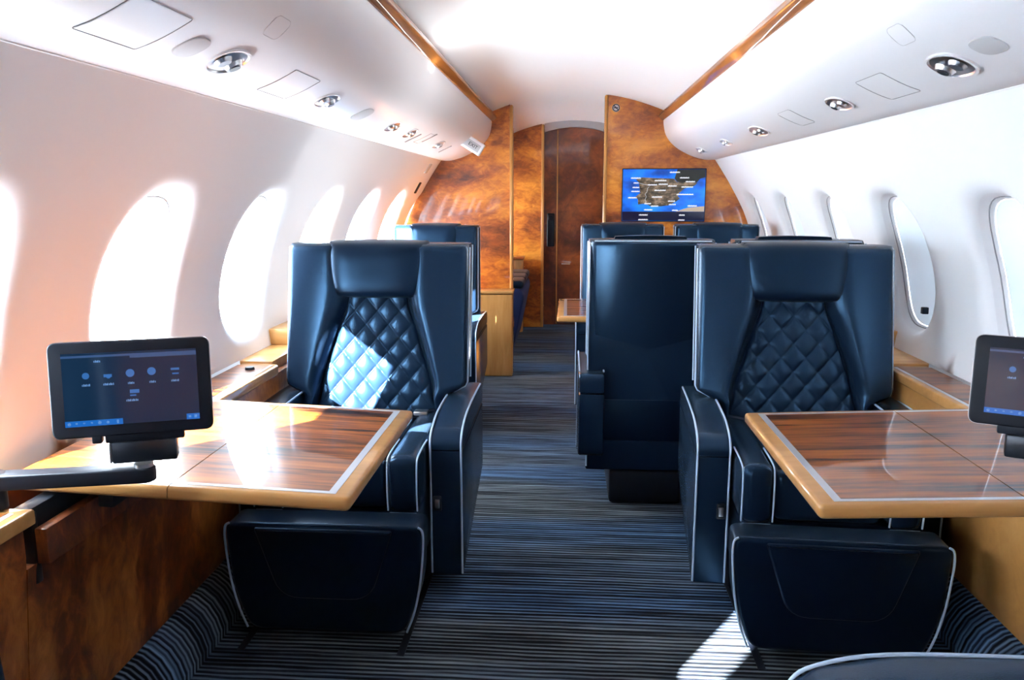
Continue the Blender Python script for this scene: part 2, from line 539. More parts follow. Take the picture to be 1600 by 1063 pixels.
# end walls
def hull(top=True):
    pts = [(wall_x(z) + .05, z) for z in [.0, .1, .35, .6, .74, .82, .9, .98, 1.07, 1.165, 1.235, 1.305, 1.385, 1.47, 1.52]] + [(.93, 1.62), (.70, 1.87)]
    pts = pts + [(x, ceil_z(x) + .02) for x in (.6, .45, .3, .15, 0)]
    return pts


bm = bmesh.new(); h = hull(); full = h + [(-x, z) for x, z in h[::-1][1:]]
prism(bm, full, Y_BACK - .05, Y_BACK, 'xz'); o = finish('wall_back', bm, M['burl'], smooth=False); tag(o, kind='structure')
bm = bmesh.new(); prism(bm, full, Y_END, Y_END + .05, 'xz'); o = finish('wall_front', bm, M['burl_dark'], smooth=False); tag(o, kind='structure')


def side_outline(s, xin):
    """outline of a bulkhead from inner edge xin out to the hull, s = side"""
    pts = [(s * (wall_x(z) + .012), z) for z in [.0, .1, .35, .6, .74, .82, .9, .98, 1.07, 1.165, 1.235, 1.305, 1.385, 1.47, 1.52]]
    pts += [(s * .985, 1.556), (s * .90, 1.60), (s * .70, 1.72), (s * .70, 1.853)]
    step = .08; x = .62; lim = xin * s
    while x > lim: pts.append((s * x, ceil_z(x) + .008)); x -= step
    pts.append((xin, ceil_z(xin) + .008)); pts.append((xin, 0))
    return pts


bm = bmesh.new(); prism(bm, side_outline(-1, -.475), 5.87, 5.93, 'xz')
o = finish('wall_bulkhead_left', bm, M['burl'], smooth=False); tag(o, kind='structure')
bm = bmesh.new(); prism(bm, side_outline(1, .215), 5.87, 5.93, 'xz')
o = finish('wall_bulkhead_right', bm, M['burl'], smooth=False); tag(o, kind='structure')
# rounded door posts on the bulkhead edges
for x, nm, zc in ((-.466, 'trim_7', 1.935), (.206, 'trim_8', 1.998)):
    bm = bmesh.new(); box(bm, x - .012, x + .012, 5.855, 5.96, 0, zc, .010, 3)
    o = finish(nm, bm, M['goldz']); tag(o, kind='structure')

# ------------------------------------------------------------------ forward vestibule
bm = bmesh.new(); prism(bm, side_outline(-1, -.315), 7.95, 8.0, 'xz')
o = finish('wall_partition_left', bm, M['burl'], smooth=False); tag(o, kind='structure')
bm = bmesh.new(); prism(bm, side_outline(1, .30), 7.95, 8.0, 'xz')
o = finish('wall_partition_right', bm, M['burl'], smooth=False); tag(o, kind='structure')
for x, nm, zc in ((-.305, 'trim_9', 1.975), (.295, 'trim_10', 1.975)):
    bm = bmesh.new(); box(bm, x - .014, x + .014, 7.93, 8.02, 0, zc, .008, 3)
    o = finish(nm, bm, M['goldz']); tag(o, kind='structure')
# arched white header over the door
bm = bmesh.new(); n = 16; poly = []
for k2 in range(n + 1): x = -.29 + .58 * k2 / n; poly.append((x, ceil_z(x) + .005))
for k2 in range(n + 1): x = .29 - .58 * k2 / n; poly.append((x, 1.955 - .55 * x * x))
prism(bm, poly, 7.98, 8.04, 'xz', 0); o = finish('trim_11', bm, M['disc'], smooth=False); tag(o, kind='structure')
bm = bmesh.new(); poly = [(-.29, .01), (.28, .01)] + [(.28 - .57 * k2 / n, 1.952 - .55 * (.28 - .57 * k2 / n) ** 2) for k2 in range(n + 1)]
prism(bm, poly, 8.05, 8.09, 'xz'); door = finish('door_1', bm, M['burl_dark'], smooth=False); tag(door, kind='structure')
bm = bmesh.new(); box(bm, -.17, -.158, 8.035, 8.05, .02, 1.93, .004, 2); finish('edge_strip', bm, M['goldz'], door)
bm = bmesh.new(); box(bm, -.262, -.188, 8.01, 8.05, .80, 1.13, .012, 3); box(bm, -.25, -.20, 7.985, 8.015, 1.06, 1.11, .01, 3)
finish('latch_handle', bm, M['black'], door)
bm = bmesh.new(); box(bm, -.115, -.03, 8.035, 8.05, .622, .634, .003, 2); finish('pull', bm, M['steel'], door)

# divan beside the vestibule
dv = empty('divan', (-.80, 7.0, 0)); tag(dv, 'dark blue divan with black quilted leather top beyond the left bulkhead', 'sofa')
bm = bmesh.new(); prism(bm, round_poly([(-.32, .02), (.30, .02), (.40, .50), (.36, .56), (-.32, .56)], [.01, .03, .05, .05, .02]), -.55, .55, 'xz', .02)
finish('base', bm, leather('divan_fabric', (.012, .018, .07), .7), dv)
bm = bmesh.new()
for j in range(3): box(bm, -.30, .39, -.54 + j * .36, -.19 + j * .36, .55, .62, .03, 4)
finish('cushion', bm, M['leather_dark'], dv)
bm = bmesh.new(); box(bm, -.32, -.16, -.54, .54, .60, .95, .05, 4); finish('backrest', bm, M['leather_dark'], dv)
sc_ = empty('side_cabinet', (-.74, 7.75, 0)); tag(sc_, 'small honey wood cabinet behind the blue divan', 'cabinet')
bm = bmesh.new(); box(bm, -.38, .26, -.13, .15, 0, .70, .008, 2); finish('body', bm, M['goldz'], sc_)
bm = bmesh.new(); box(bm, -.38, .27, -.14, .15, .70, .725, .006, 2); finish('top', bm, M['burl'], sc_)
bm = bmesh.new(); cyl(bm, (.12, 0, .725), (0, 0, 1), .025, .022, .03, 16); finish('cup_holder', bm, M['chrome'], sc_)

# bulkhead cabinet, left
bc = empty('bulkhead_cabinet', (-.80, 5.75, 0)); tag(bc, 'honey wood cabinet against the left bulkhead, behind the rearmost left seat', 'cabinet')
bm = bmesh.new(); box(bm, -.34, .355, -.07, .10, 0, .605, .012, 3); finish('body', bm, M['goldz'], bc)
bm = bmesh.new(); box(bm, -.34, .362, -.078, .10, .605, .632, .008, 3); finish('top', bm, M['gold'], bc)

# ------------------------------------------------------------------ seats
def make_seat(hw, slope, wide):
    root = empty('cabin_seat')
    t_back = .135; z0, z1 = .40, 1.125
    ain = hw + (.035 if wide else .035) - .105; cw = ain - .008     # inner face of arms, cushion half width
    def yf(z): return .02 + (z - .45) * slope
    def HW(z):
        if z > .625: return hw
        if z < .575: return ain - .004
        t = (z - .575) / .05; t = t * t * (3 - 2 * t); return (ain - .004) * (1 - t) + hw * t
    def cz(z):
        K = [(.40, .86), (.55, .82), (.66, .73), (.76, .61), (.84, .51), (.90, .43), (.96, .39), (1.13, .42)]
        for (a, b), (c, d) in zip(K, K[1:]):
            if z <= c:
                t = (z - a) / (c - a); return (b + (d - b) * t) * min(ain, hw)
        return K[-1][1] * min(ain, hw)
    nz = 60; NB = 18
    rows = []; bm = bmesh.new()
    for j in range(nz + 1):
        tz = j / nz; z = z0 + (z1 - z0) * tz
        H = HW(z); c = min(cz(z), H * .9); top = max(0, (z - (z1 - .02)) / .02); drop = .02 * (1 - math.sqrt(max(0, 1 - top * top)))
        row = []
        def bol(t):   # relief of the side bolster, t from the seam (0) to the edge (1)
            a = min(1, t / .30); a = math.sin(a * math.pi / 2) ** .8
            b = 1 - .45 * max(0, (t - .3) / .7) ** 1.4
            e = max(0, (t - .93) / .07)
            return .068 * a * b * (1 - .75 * e * e)
        for q in range(NB + 1):
            t = 1 - q / NB; row.append((-(c + (H - c) * t), yf(z) - bol(t) + drop))
        for q in range(NB + 1):
            t = q / NB; row.append(((c + (H - c) * t), yf(z) - bol(t) + drop))
        yb = yf(z) + t_back - drop
        row += [(H + .001, yf(z) + .02), (H - .002, yb - .03), (H - .03, yb), (0, yb + .004), (-(H - .03), yb), (-(H - .002), yb - .03), (-H - .001, yf(z) + .02)]
        rows.append([bm.verts.new((x, y, z)) for x, y in row])
    for A, B in zip(rows, rows[1:]):
        n = len(A)
        for q in range(n): bm.faces.new((A[q], A[(q + 1) % n], B[(q + 1) % n], B[q]))
    bm.faces.new(rows[0][::-1]); bm.faces.new(rows[-1])
    bmesh.ops.recalc_face_normals(bm, faces=bm.faces)
    back = finish('backrest', bm, M['leather'], root, ang=50)
    # quilted centre
    bm = bmesh.new(); A_, B_ = .084, .098; NX, NZ = 112, 176; rows = []
    zq1 = 1.06
    for j in range(NZ + 1):
        z = z0 + (zq1 - z0) * j / NZ; c = min(cz(z), HW(z) * .9) - .002; row = []
        for q in range(NX + 1):
            sx = -1 + 2 * q / NX; x = sx * c
            u = x / A_ + z / B_; v = x / A_ - z / B_
            pil = (abs(math.sin(math.pi * u)) * abs(math.sin(math.pi * v))) ** .30
            edge = max(0, 1 - sx ** 10) ** .5
            row.append(bm.verts.new((x, yf(z) - .004 - (.005 + .0135 * pil) * edge, z)))
        rows.append(row)
    for A, B in zip(rows, rows[1:]):
        for q in range(NX): bm.faces.new((A[q], A[q + 1], B[q + 1], B[q]))
    finish('quilted_panel', bm, M['leather'], root, ang=80)
    # headrest pillow
    bm = bmesh.new(); n = 28; zt, zb = 1.139, .930; wt, wb = (.197, .160) if wide else (.160, .130)
    def hp(s_, t_, front):
        # square to rounded square
        sx = s_ * math.sqrt(1 - t_ * t_ / 2 * .16); tz = t_ * math.sqrt(1 - s_ * s_ / 2 * .16)
        ta = (tz + 1) / 2; w = wb + (wt - wb) * (ta ** .8) - .012 * max(0, (ta - .8) / .2) ** 2; z = zb + (zt - zb) * ta
        puff = (max(0, 1 - abs(s_) ** 5) * max(0, 1 - abs(t_) ** 5)) ** .45
        y = yf(z) - .022 - (.062 * puff if front else -.055)
        return (sx * w, y, z)
    for front in (True, False):
        g = [[bm.verts.new(hp(-1 + 2 * a / n, -1 + 2 * b / n, front)) for a in range(n + 1)] for b in range(n + 1)]
        for a in range(n):
            for b in range(n): bm.faces.new((g[b][a], g[b][a + 1], g[b + 1][a + 1], g[b + 1][a]) if front else (g[b][a], g[b + 1][a], g[b + 1][a + 1], g[b][a + 1]))
        if front: fr = g
        else: bk = g
    def rim(g): return [g[0][a] for a in range(n)] + [g[b][n] for b in range(n)] + [g[n][a] for a in range(n, 0, -1)] + [g[b][0] for b in range(n, 0, -1)]
    ra, rb = rim(fr), rim(bk)
    for i in range(len(ra)): bm.faces.new((ra[i], rb[i], rb[(i + 1) % len(ra)], ra[(i + 1) % len(ra)]))
    bmesh.ops.recalc_face_normals(bm, faces=bm.faces)
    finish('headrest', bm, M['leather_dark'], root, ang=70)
    # piping round the back
    bm = bmesh.new()
    for s in (-1, 1):
        pts = []
        for j in range(41):
            z = .47 + (z1 - .012 - .47) * j / 40; pts.append((s * (HW(z) + .001), yf(z) - .004, z))
        tube(bm, pts, .0045, 8)
        pts = [(s * (hw - .003), yf(z) + t_back - .012, z) for z in [.62 + (z1 - .01 - .62) * j / 12 for j in range(13)]]
        tube(bm, pts, .0032, 8)
    tp = z1 - .004
    tube(bm, [(-(hw - .02), yf(tp) + t_back - .008, tp), ((hw - .02), yf(tp) + t_back - .008, tp)], .0032, 8)
    tube(bm, [(-(hw - .01), yf(tp) + .004, tp), (-wt + .0, yf(tp) + .004, tp)], .0032, 8)
    tube(bm, [((hw - .01), yf(tp) + .004, tp), (wt - .0, yf(tp) + .004, tp)], .0032, 8)
    finish('piping', bm, M['piping'], back)
    # lower rear panels
    bm = bmesh.new(); box(bm, -hw + .004, hw - .004, .075, .150 if not wide else .17, .285, .56 if not wide else .45, .008, 3); finish('rear_panel', bm, M['leather'], root)
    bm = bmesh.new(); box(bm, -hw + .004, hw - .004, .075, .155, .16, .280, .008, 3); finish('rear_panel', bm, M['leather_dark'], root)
    if not wide:
        bm = bmesh.new(); prism(bm, round_poly([(-hw - .002, .155), (hw + .002, .155), (hw + .002, 1.118), (-hw - .002, 1.118)], [.01, .01, .02, .02], 4), .135, .175, 'xz', .006, 3)
        sh = finish('rear_shell', bm, M['leather'], root)
        bm = bmesh.new()
        for s in (-1, 1): tube(bm, [(s * (hw - .001), .174, .17), (s * (hw - .001), .174, 1.10)], .0034, 8)
        tube(bm, [(-hw + .012, .174, 1.115), (hw - .012, .174, 1.115)], .0034, 8)
        finish('piping', bm, M['piping'], sh)
        bm = bmesh.new(); box(bm, -hw + .008, hw - .008, .170, .178, .285, .462, .003, 2); finish('rear_pocket', bm, M['leather_dark'], sh)
    # cushion
    cc = cw * .62
    bm = bmesh.new(); box(bm, -cc, cc, -.495, .06, .345, .505, .028, 4)
    cu = finish('seat_cushion', bm, M['leather'], root)
    for s in (-1, 1):
        bm = bmesh.new(); x0, x1 = sorted((s * cc, s * cw)); box(bm, x0, x1, -.53, .06, .345, .532, .034, 5)
        b_ = finish('cushion_bolster', bm, M['leather'], root)
        bm = bmesh.new()
        for xx in (x0 + .004, x1 - .004):
            tube(bm, smooth_line([(xx, -.34, .527), (xx, -.49, .525), (xx, -.523, .500), (xx, -.529, .42), (xx, -.524, .36)], 4), .0026, 6)
        tube(bm, [(x0 + .008, -.520, .350), (x1 - .008, -.520, .350)], .0026, 6)
        finish('piping', bm, M['piping'], b_)
    # seat belt lying on the cushion
    bm = bmesh.new()
    tube(bm, smooth_line([(-ain + .03, .0, .53), (-.12, -.06, .525), (-.03, -.10, .513)], 5), .010, 6)
    tube(bm, smooth_line([(ain - .03, .0, .53), (.14, -.05, .525), (.05, -.09, .513)], 5), .010, 6)
    belt = finish('seat_belt', bm, M['black'], root)
    bm = bmesh.new(); box(bm, ain - .11, ain - .06, -.06, -.02, .527, .542, .004, 2); finish('buckle', bm, M['steel'], belt)
    # base
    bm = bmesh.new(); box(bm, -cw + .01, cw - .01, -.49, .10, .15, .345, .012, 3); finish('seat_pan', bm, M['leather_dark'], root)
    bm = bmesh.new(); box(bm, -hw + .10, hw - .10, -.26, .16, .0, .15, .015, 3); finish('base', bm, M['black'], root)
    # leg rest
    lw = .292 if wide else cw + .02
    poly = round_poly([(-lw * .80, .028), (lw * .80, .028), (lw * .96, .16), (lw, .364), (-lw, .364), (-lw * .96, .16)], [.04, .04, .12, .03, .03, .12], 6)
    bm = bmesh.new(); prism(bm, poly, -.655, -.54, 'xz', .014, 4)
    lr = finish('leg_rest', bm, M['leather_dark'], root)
    bm = bmesh.new()
    poly2 = round_poly([(-lw * .46, .135), (lw * .46, .135), (lw * .70, .352), (-lw * .70, .352)], [.06, .06, .01, .01], 6)
    prism(bm, poly2, -.663, -.62, 'xz', .008, 3)
    finish('inset_panel', bm, M['leather_dark'], lr)
    bm = bmesh.new()
    for s in (-1, 1):
        pl = [(s * lw * .82, -.655, .036), (s * lw * .90, -.655, .10), (s * lw * .965, -.655, .19), (s * lw * 1.0, -.655, .30), (s * lw * .995, -.653, .350), (s * lw * .95, -.651, .362)]
        tube(bm, smooth_line(pl, 5), .0034, 8)
    finish('piping', bm, M['piping'], lr)
    # arms
    for s in (-1, 1):
        xa, xb = ain, ain + .105
        x0, x1 = sorted((s * xa, s * xb))
        low = [(-.37, .080), (-.37, .500), (.25, .500), (.25, .240), (-.33, .082)]
        bm = bmesh.new(); prism(bm, round_poly(low, [.006, .003, .003, .03, .01], 4), x0, x1, 'yz', .008, 3)
        arm = finish('armrest', bm, M['leather'], root)
        up = [(-.372, .503), (-.372, .530), (-.335, .562), (-.22, .588), (.0, .592), (.25, .585), (.25, .503)]
        bm = bmesh.new(); prism(bm, round_poly(up, [.004, .03, .05, .06, .05, .03, .01], 5), x0 - .001, x1 + .001, 'yz', .012, 4)
        finish('arm_pad', bm, M['leather'], arm)
        bm = bmesh.new()
        for xx in (x0 + .003, x1 - .003):
            tube(bm, smooth_line([(xx, -.369, .085), (xx, -.371, .35), (xx, -.372, .49), (xx, -.368, .532), (xx, -.330, .563), (xx, -.22, .587), (xx, .0, .591), (xx, .2, .586)], 5), .0034, 8)
        finish('piping', bm, M['piping'], arm)
        bm = bmesh.new()
        px = s * (xa + .024)
        box(bm, px - .013, px + .013, -.376, -.366, .300, .350, .003, 2); finish('socket', bm, M['blackmetal'], arm)
        bm = bmesh.new(); box(bm, px - .008, px + .008, -.380, -.374, .310, .340, .002, 2, 0); finish('latch', bm, M['steel'], arm)
    return root


SEATS = 'leather cabin seats'
wide = make_seat(.335, .20, True)
narrow = make_seat(.252, .07, False)


def put(o, x, y, rz, label, group=None):
    o.location = (x, y, 0); o.rotation_euler = (0, 0, R(rz)); tag(o, label, 'seat', SEATS); return o


put(wide, -.752, 2.79, 0, 'navy leather seat left of the aisle with a sun patch on its quilted back')
put(copy_tree(wide), .742, 2.77, -3, 'navy leather seat right of the aisle with its quilted back in shade, facing the camera')
put(narrow, -.845, 4.74, 0, 'navy leather seat on the left directly in front of the burl bulkhead, half hidden')
put(copy_tree(narrow), .285, 3.44, 180, 'navy leather seat beside the aisle seen from behind, its plain back to the camera')
put(copy_tree(narrow), .865, 3.44, 180, 'seat turned away at the right windows, only its piped top showing behind the shaded seat')
put(copy_tree(narrow), .283, 4.98, 0, 'far seat on the aisle side under the left half of the map screen')
put(copy_tree(narrow), .862, 4.98, 0, 'far seat on the window side under the right edge of the map screen')
put(copy_tree(wide), .675, .825, -90, 'near seat turned towards the aisle, only its armrest showing at the bottom right corner')
put(copy_tree(narrow), -.835, .715, 90, 'near seat of which only a back edge shows at the bottom left corner')

# ------------------------------------------------------------------ tables
def make_table(s, x_aisle, y0, y1, z_aisle, tilt, length, seam, label):
    """s=-1 left, +1 right; x grows from the aisle edge to the wall"""
    root = empty('fold_out_table', (x_aisle, (y0 + y1) / 2, z_aisle), rot=(0, R(-s * tilt) if True else 0, 0))
    tag(root, label, 'table', 'fold-out tables')
    d = (y1 - y0) / 2; th = .030
    def X(a, b): return sorted((s * a, s * b))
    spans = [(0, seam - .0012), (seam + .0012, length)]
    for i, (a, b) in enumerate(spans):
        bm = bmesh.new(); x0, x1 = X(a, b)
        if i == 0:
            poly = round_poly([(s * a, -d), (s * b, -d), (s * b, d), (s * a, d)], [.014, 0, 0, .014], 4)
        else: poly = [(s * a, -d), (s * b, -d), (s * b, d), (s * a, d)]
        prism(bm, poly, -th, 0, 'xy', 0)
        top = [e for e in bm.edges if all(v.co.z > -.001 for v in e.verts) and not all(abs(abs(v.co.x) - abs(s * b)) < 1e-4 for v in e.verts) and not (i == 1 and all(abs(abs(v.co.x) - a) < 1e-4 for v in e.verts))]
        bot = [e for e in bm.edges if all(v.co.z < -th + .001 for v in e.verts) and not all(abs(abs(v.co.x) - abs(s * b)) < 1e-4 for v in e.verts) and not (i == 1 and all(abs(abs(v.co.x) - a) < 1e-4 for v in e.verts))]
        bmesh.ops.bevel(bm, geom=top + bot, offset=.009, segments=3, profile=.5, affect='EDGES')
        leaf = finish('leaf', bm, M['gold'], root, ang=35)
        # inlay line
        m_, w_ = .034, .015; yb = d - .020
        bm = bmesh.new(); xs0 = m_ if i == 0 else a; xs1 = b
        if i == 0: xx = X(m_, m_ + w_ * 1.1); box(bm, xx[0], xx[1], -yb, yb, -.003, .0008)
        for sg in (-1, 1):
            yy = sorted((sg * yb, sg * (yb - w_ * .8))); xx = X(xs0 + (w_ * 1.1 if i == 0 else 0), xs1)
            box(bm, xx[0], xx[1], yy[0], yy[1], -.003, .0008)
        finish('inlay_line', bm, M['inlay'], leaf, smooth=False)
        bm = bmesh.new(); xx = X((m_ + w_ * 1.1) if i == 0 else a, xs1)
        box(bm, xx[0], xx[1], -(yb - w_ * .8), (yb - w_ * .8), -.003, .0007)
        finish('veneer_panel', bm, M['veneer'], leaf, smooth=False)
    bm = bmesh.new()
    for yy in (-.20, .02):
        x0, x1 = X(.36, length - .14); box(bm, x0, x1, yy, yy + .045, -.062, -.031, .004, 2)
    x0, x1 = X(length - .18, length - .145); box(bm, x0, x1, -.27, .16, -.085, -.055, .004, 2)
    finish('slide_bracket', bm, M['blackmetal'], root)
    return root


make_table(-1, -.487, 1.50, 2.18, .700, 2.3, .715, .378, 'glossy striped wood table folded out on the left, sunlit, with a silver inlay line')
make_table(1, .436, 1.50, 2.18, .711, 2.3, .755, .395, 'glossy striped wood table folded out on the right, in shade, reflecting the window')
ct = make_table(1, -.105, 4.00, 4.72, .700, 0, 1.15, .70, 'far table behind the seat turned away, its rounded wood end sticking into the aisle')
bm = bmesh.new(); box(bm, .48, .60, -.19, -.12, -.70, -.03, .01, 3); finish('pedestal', bm, M['blackmetal'], ct)

# ------------------------------------------------------------------ side ledges and lower panels
def ledge(name, s, y0, y1, xin, label, ztop=.695, round_end=True, mname='veneer_y'):
    root = empty(name, (s * xin, (y0 + y1) / 2, 0)); tag(root, label, 'ledge')
    d = (y1 - y0) / 2; wout = 1.245 - xin
    bm = bmesh.new()
    if round_end: poly = round_poly([(0, -d), (s * wout, -d), (s * wout, d), (0, d)], [.01, 0, 0, .045], 6)
    else: poly = [(0, -d), (s * wout, -d), (s * wout, d), (0, d)]
    prism(bm, poly, ztop - .034, ztop, 'xy', .006, 3); finish('top', bm, M['gold'], root)
    bm = bmesh.new(); x0, x1 = sorted((s * .034, s * wout)); box(bm, x0, x1, -d + .004, d - .030, ztop - .002, ztop + .0007)
    finish('veneer_panel', bm, M['veneer'], root, smooth=False)
    bm = bmesh.new(); x0, x1 = sorted((s * .020, s * .032)); box(bm, x0, x1, -d + .004, d - .03, ztop - .002, ztop + .0010)
    finish('inlay_line', bm, M['inlay'], root, smooth=False)
    return root


lg = ledge('side_ledge', -1, 2.205, 2.80, 1.095, 'sunlit honey wood side ledge under the left windows, between table and seat')
bm = bmesh.new(); cyl(bm, (-.075, .19, .695), (0, 0, 1), .017, .015, .010, 20); finish('cap_button', bm, M['black'], lg)
ledge('side_ledge', -1, -1.40, 1.42, 1.095, 'honey wood side ledge at the left frame edge, near the tablet arm', round_end=False)
ledge('side_ledge', 1, 2.205, 2.92, 1.095, 'wood side ledge with a silver line under the right windows, between table and seat')
ledge('side_ledge', 1, -1.40, 1.46, 1.095, 'wood side ledge at the right wall, mostly outside the frame', round_end=False)
for s, lab in ((-1, 'raised honey wood ledge along the left wall, behind the sunlit seat'), (1, 'raised honey wood ledge along the right wall, behind the shaded seat')):
    y0, y1 = (2.82, 5.64) if s < 0 else (2.94, 5.86)
    r_ = empty('window_ledge', (s * 1.17, (y0 + y1) / 2, 0)); tag(r_, lab, 'ledge'); d = (y1 - y0) / 2
    bm = bmesh.new(); x0, x1 = sorted((s * -.035, s * .11)); box(bm, x0, x1, -d, d, .66, .70, .006, 2); finish('top', bm, M['gold'], r_)
    bm = bmesh.new(); x0, x1 = sorted((s * -.01, s * .115)); box(bm, x0, x1, -d + .32, d, .70, .765, .006, 2); finish('riser', bm, M['gold'], r_)

for s, nm, mm, yj in ((-1, 'trim_12', 'panel_wood', 1.40), (1, 'trim_13', 'birch', 1.46)):
    bm = bmesh.new()
    prof = [(1.150, .128), (1.108, .60), (1.108, .662), (1.262, .662), (1.175, .128)]
    prism(bm, [(s * a, b) for a, b in prof], Y_BACK + .02, yj, 'xz')
    prof2 = [(1.150, .128), (1.108, .575), (1.256, .575), (1.175, .128)]
    prism(bm, [(s * a, b) for a, b in prof2], yj, 2.2, 'xz')
    prism(bm, [(s * a, b) for a, b in prof], 2.2, 5.86, 'xz')
    o = finish(nm, bm, M[mm], smooth=False); tag(o, kind='structure')
# inner face of the table pocket and the loose wooden rail in front of it
for s, nm in ((-1, 'trim_14'), (1, 'trim_15')):
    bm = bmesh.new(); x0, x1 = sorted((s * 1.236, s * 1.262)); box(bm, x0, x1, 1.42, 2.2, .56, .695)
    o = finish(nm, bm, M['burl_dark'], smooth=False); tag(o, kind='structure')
    pr = bmesh.new(); x0, x1 = sorted((s * 1.078, s * 1.104)); box(pr, x0, x1, 1.425 if s < 0 else 1.50, 2.19, .575, .650, .003, 2)
    o = finish('pocket_rail', pr, M['panel_wood' if s < 0 else 'birch'])
    tag(o, 'brown wooden rail closing the table pocket below the %s table' % ('left' if s < 0 else 'right'), 'rail')
    sl = bmesh.new(); x0, x1 = sorted((s * 1.112, s * 1.150)); box(sl, x0, x1, 1.43, 2.19, .600, .688, .004, 2)
    x0, x1 = sorted((s * 1.108, s * 1.135)); box(sl, x0, x1, 1.425, 1.445, .53, .68, .004, 2)
    o = finish('table_runner', sl, M['blackmetal']); tag(o, 'black metal runner in the pocket under the %s table' % ('left' if s < 0 else 'right'), 'runner')

# seat tracks: dark slots in the carpet
for x, y0, y1, lab in ((-.99, 1.95, 3.25, 'dark seat track slot in the carpet under the sunlit seat, wall side'), (-.52, 1.95, 3.25, 'dark seat track slot in the carpet under the sunlit seat, aisle side'),
                       (.50, 1.95, 3.2, 'dark seat track slot in the carpet under the shaded seat, aisle side'), (.97, 1.95, 3.2, 'dark seat track slot in the carpet under the shaded seat, wall side')):
    bm = bmesh.new(); box(bm, x - .011, x + .011, y0 + .12, y1, -.004, .0015); o = finish('seat_track', bm, M['black'], smooth=False); tag(o, lab, 'seat track', 'seat tracks')

# ------------------------------------------------------------------ tablets on arms
def tablet(s, pl, pr, zt, zb, label):
    """pl, pr: (x, y) of the left and right edge of the device"""
    a = Vector((pl[0], pl[1], 0)); b = Vector((pr[0], pr[1], 0)); w = (b - a).length; h = zt - zb
    ang = math.atan2(b.y - a.y, b.x - a.x)
    c = (a + b) / 2
    root = empty('tablet_monitor', (c.x, c.y, zb), rz=ang); tag(root, label, 'monitor', 'seat monitors')
    lean = Matrix.Translation((0, 0, 0)) @ Matrix.Rotation(R(-6), 4, 'X')
    def bx(x0, x1, y0, y1, z0, z1, r=0, seg=3):
        bm = bmesh.new(); box(bm, x0, x1, y0, y1, z0, z1, r, seg); return bm
    bm = bmesh.new(); poly = round_poly([(-w / 2, 0), (w / 2, 0), (w / 2, h), (-w / 2, h)], .016, 6)
    prism(bm, poly, 0, .016, 'xz', .003, 3); case = finish('case', bm, M['black'], root, matrix=lean)
    bm = bmesh.new(); prism(bm, round_poly([(-w / 2 - .001, -.001), (w / 2 + .001, -.001), (w / 2 + .001, h + .001), (-w / 2 - .001, h + .001)], .017, 6), .006, .013, 'xz')
    finish('edge_band', bm, M['steel'], case, matrix=lean)
    m_ = .024; sx0, sx1, sz0, sz1 = -w / 2 + m_, w / 2 - m_, m_ * .95, h - m_ * .9
    bm = bmesh.new(); box(bm, sx0, sx1, -.0012, .001, sz0, sz1); scr = finish('screen', bm, SCR['bg'], root, smooth=False, matrix=lean)
    W = sx1 - sx0; H = sz1 - sz0
    def ui(name, mat_, rects, discs=(), one=False):
        if not one and len(rects) + len(discs) > 1:
            for r_ in rects: ui(name, mat_, [r_], (), True)
            for d_ in discs: ui(name, mat_, [], [d_], True)
            return
        bm = bmesh.new()
        for (u0, u1, v0, v1) in rects: box(bm, sx0 + u0 * W, sx0 + u1 * W, -.0018, -.0010, sz1 - v1 * H, sz1 - v0 * H)
        for (u, v, r) in discs: cyl(bm, (sx0 + u * W, -.0010, sz1 - v * H), (0, -1, 0), r * H, r * H, .0008, 16)
        finish(name, bm, mat_, scr, smooth=False, matrix=lean)
    ui('title_bar', SCR['bar'], [(0, .50, .03, .06), (.50, 1, .03, .09)])
    def word(u, v, n, sz=.008): return [(u + k_ * sz * 1.25, u + k_ * sz * 1.25 + sz * (.6 + .4 * ((k_ * 7) % 3) / 2), v - .012 - .006 * ((k_ * 5) % 2), v + .012) for k_ in range(n)]
    us = [.17, .335, .50, .66, .83]
    ui('lettering', SCR['text'], word(.235, .12, 5), (), True)
    for u, n_ in zip(us, (6, 8, 5, 5, 6)): ui('lettering', SCR['text'], word(u - n_ * .005, .44, n_), (), True)
    ui('lettering', SCR['text'], word(.455, .68, 9), (), True)
    ui('app_icon', SCR['icon'], [(.30, .36, .30, .34), (.80, .865, .26, .29), (.81, .86, .33, .35), (.485, .555, .53, .58), (.485, .53, .60, .62)],
       [(.17, .31, .045), (.335, .33, .03), (.495, .30, .055), (.655, .29, .055)])
    ui('tool_bar', SCR['blue'], [(.0, .42, .92, 1.0), (.90, 1.0, .92, 1.0)])
    ui('tool_icon', SCR['text'], [(.075 + .055 * k_, .090 + .055 * k_, .945, .965) for k_ in range(3)] + [(.375, .39, .935, .985), (.915, .935, .945, .975), (.96, .98, .94, .98)],
       [(.03, .96, .022), (.25, .96, .022), (.31, .96, .020)])
    # mount: clamp under the device, hinge block, arm from the side wall
    bm = bmesh.new(); box(bm, -.055 if s < 0 else -.09, .09 if s < 0 else .055, .004, .020, -.016, .004, .003, 2)
    box(bm, -.078 if s < 0 else .06, -.06 if s < 0 else .078, .0, .02, -.014, .002, .003, 2); finish('clamp', bm, M['black'], root)
    bm = bmesh.new(); box(bm, -.045, .075, -.002, .036, -.058, -.014, .004, 2) if s < 0 else box(bm, -.075, .045, -.002, .036, -.058, -.014, .004, 2)
    hb = finish('hinge_block', bm, M['blackmetal'], root)
    bm = bmesh.new(); xx = -.0475 if s < 0 else .0475; box(bm, xx - .002, xx + .002, .0, .034, -.056, -.016, .001, 1); finish('side_plate', bm, M['steel'], hb)
    return root


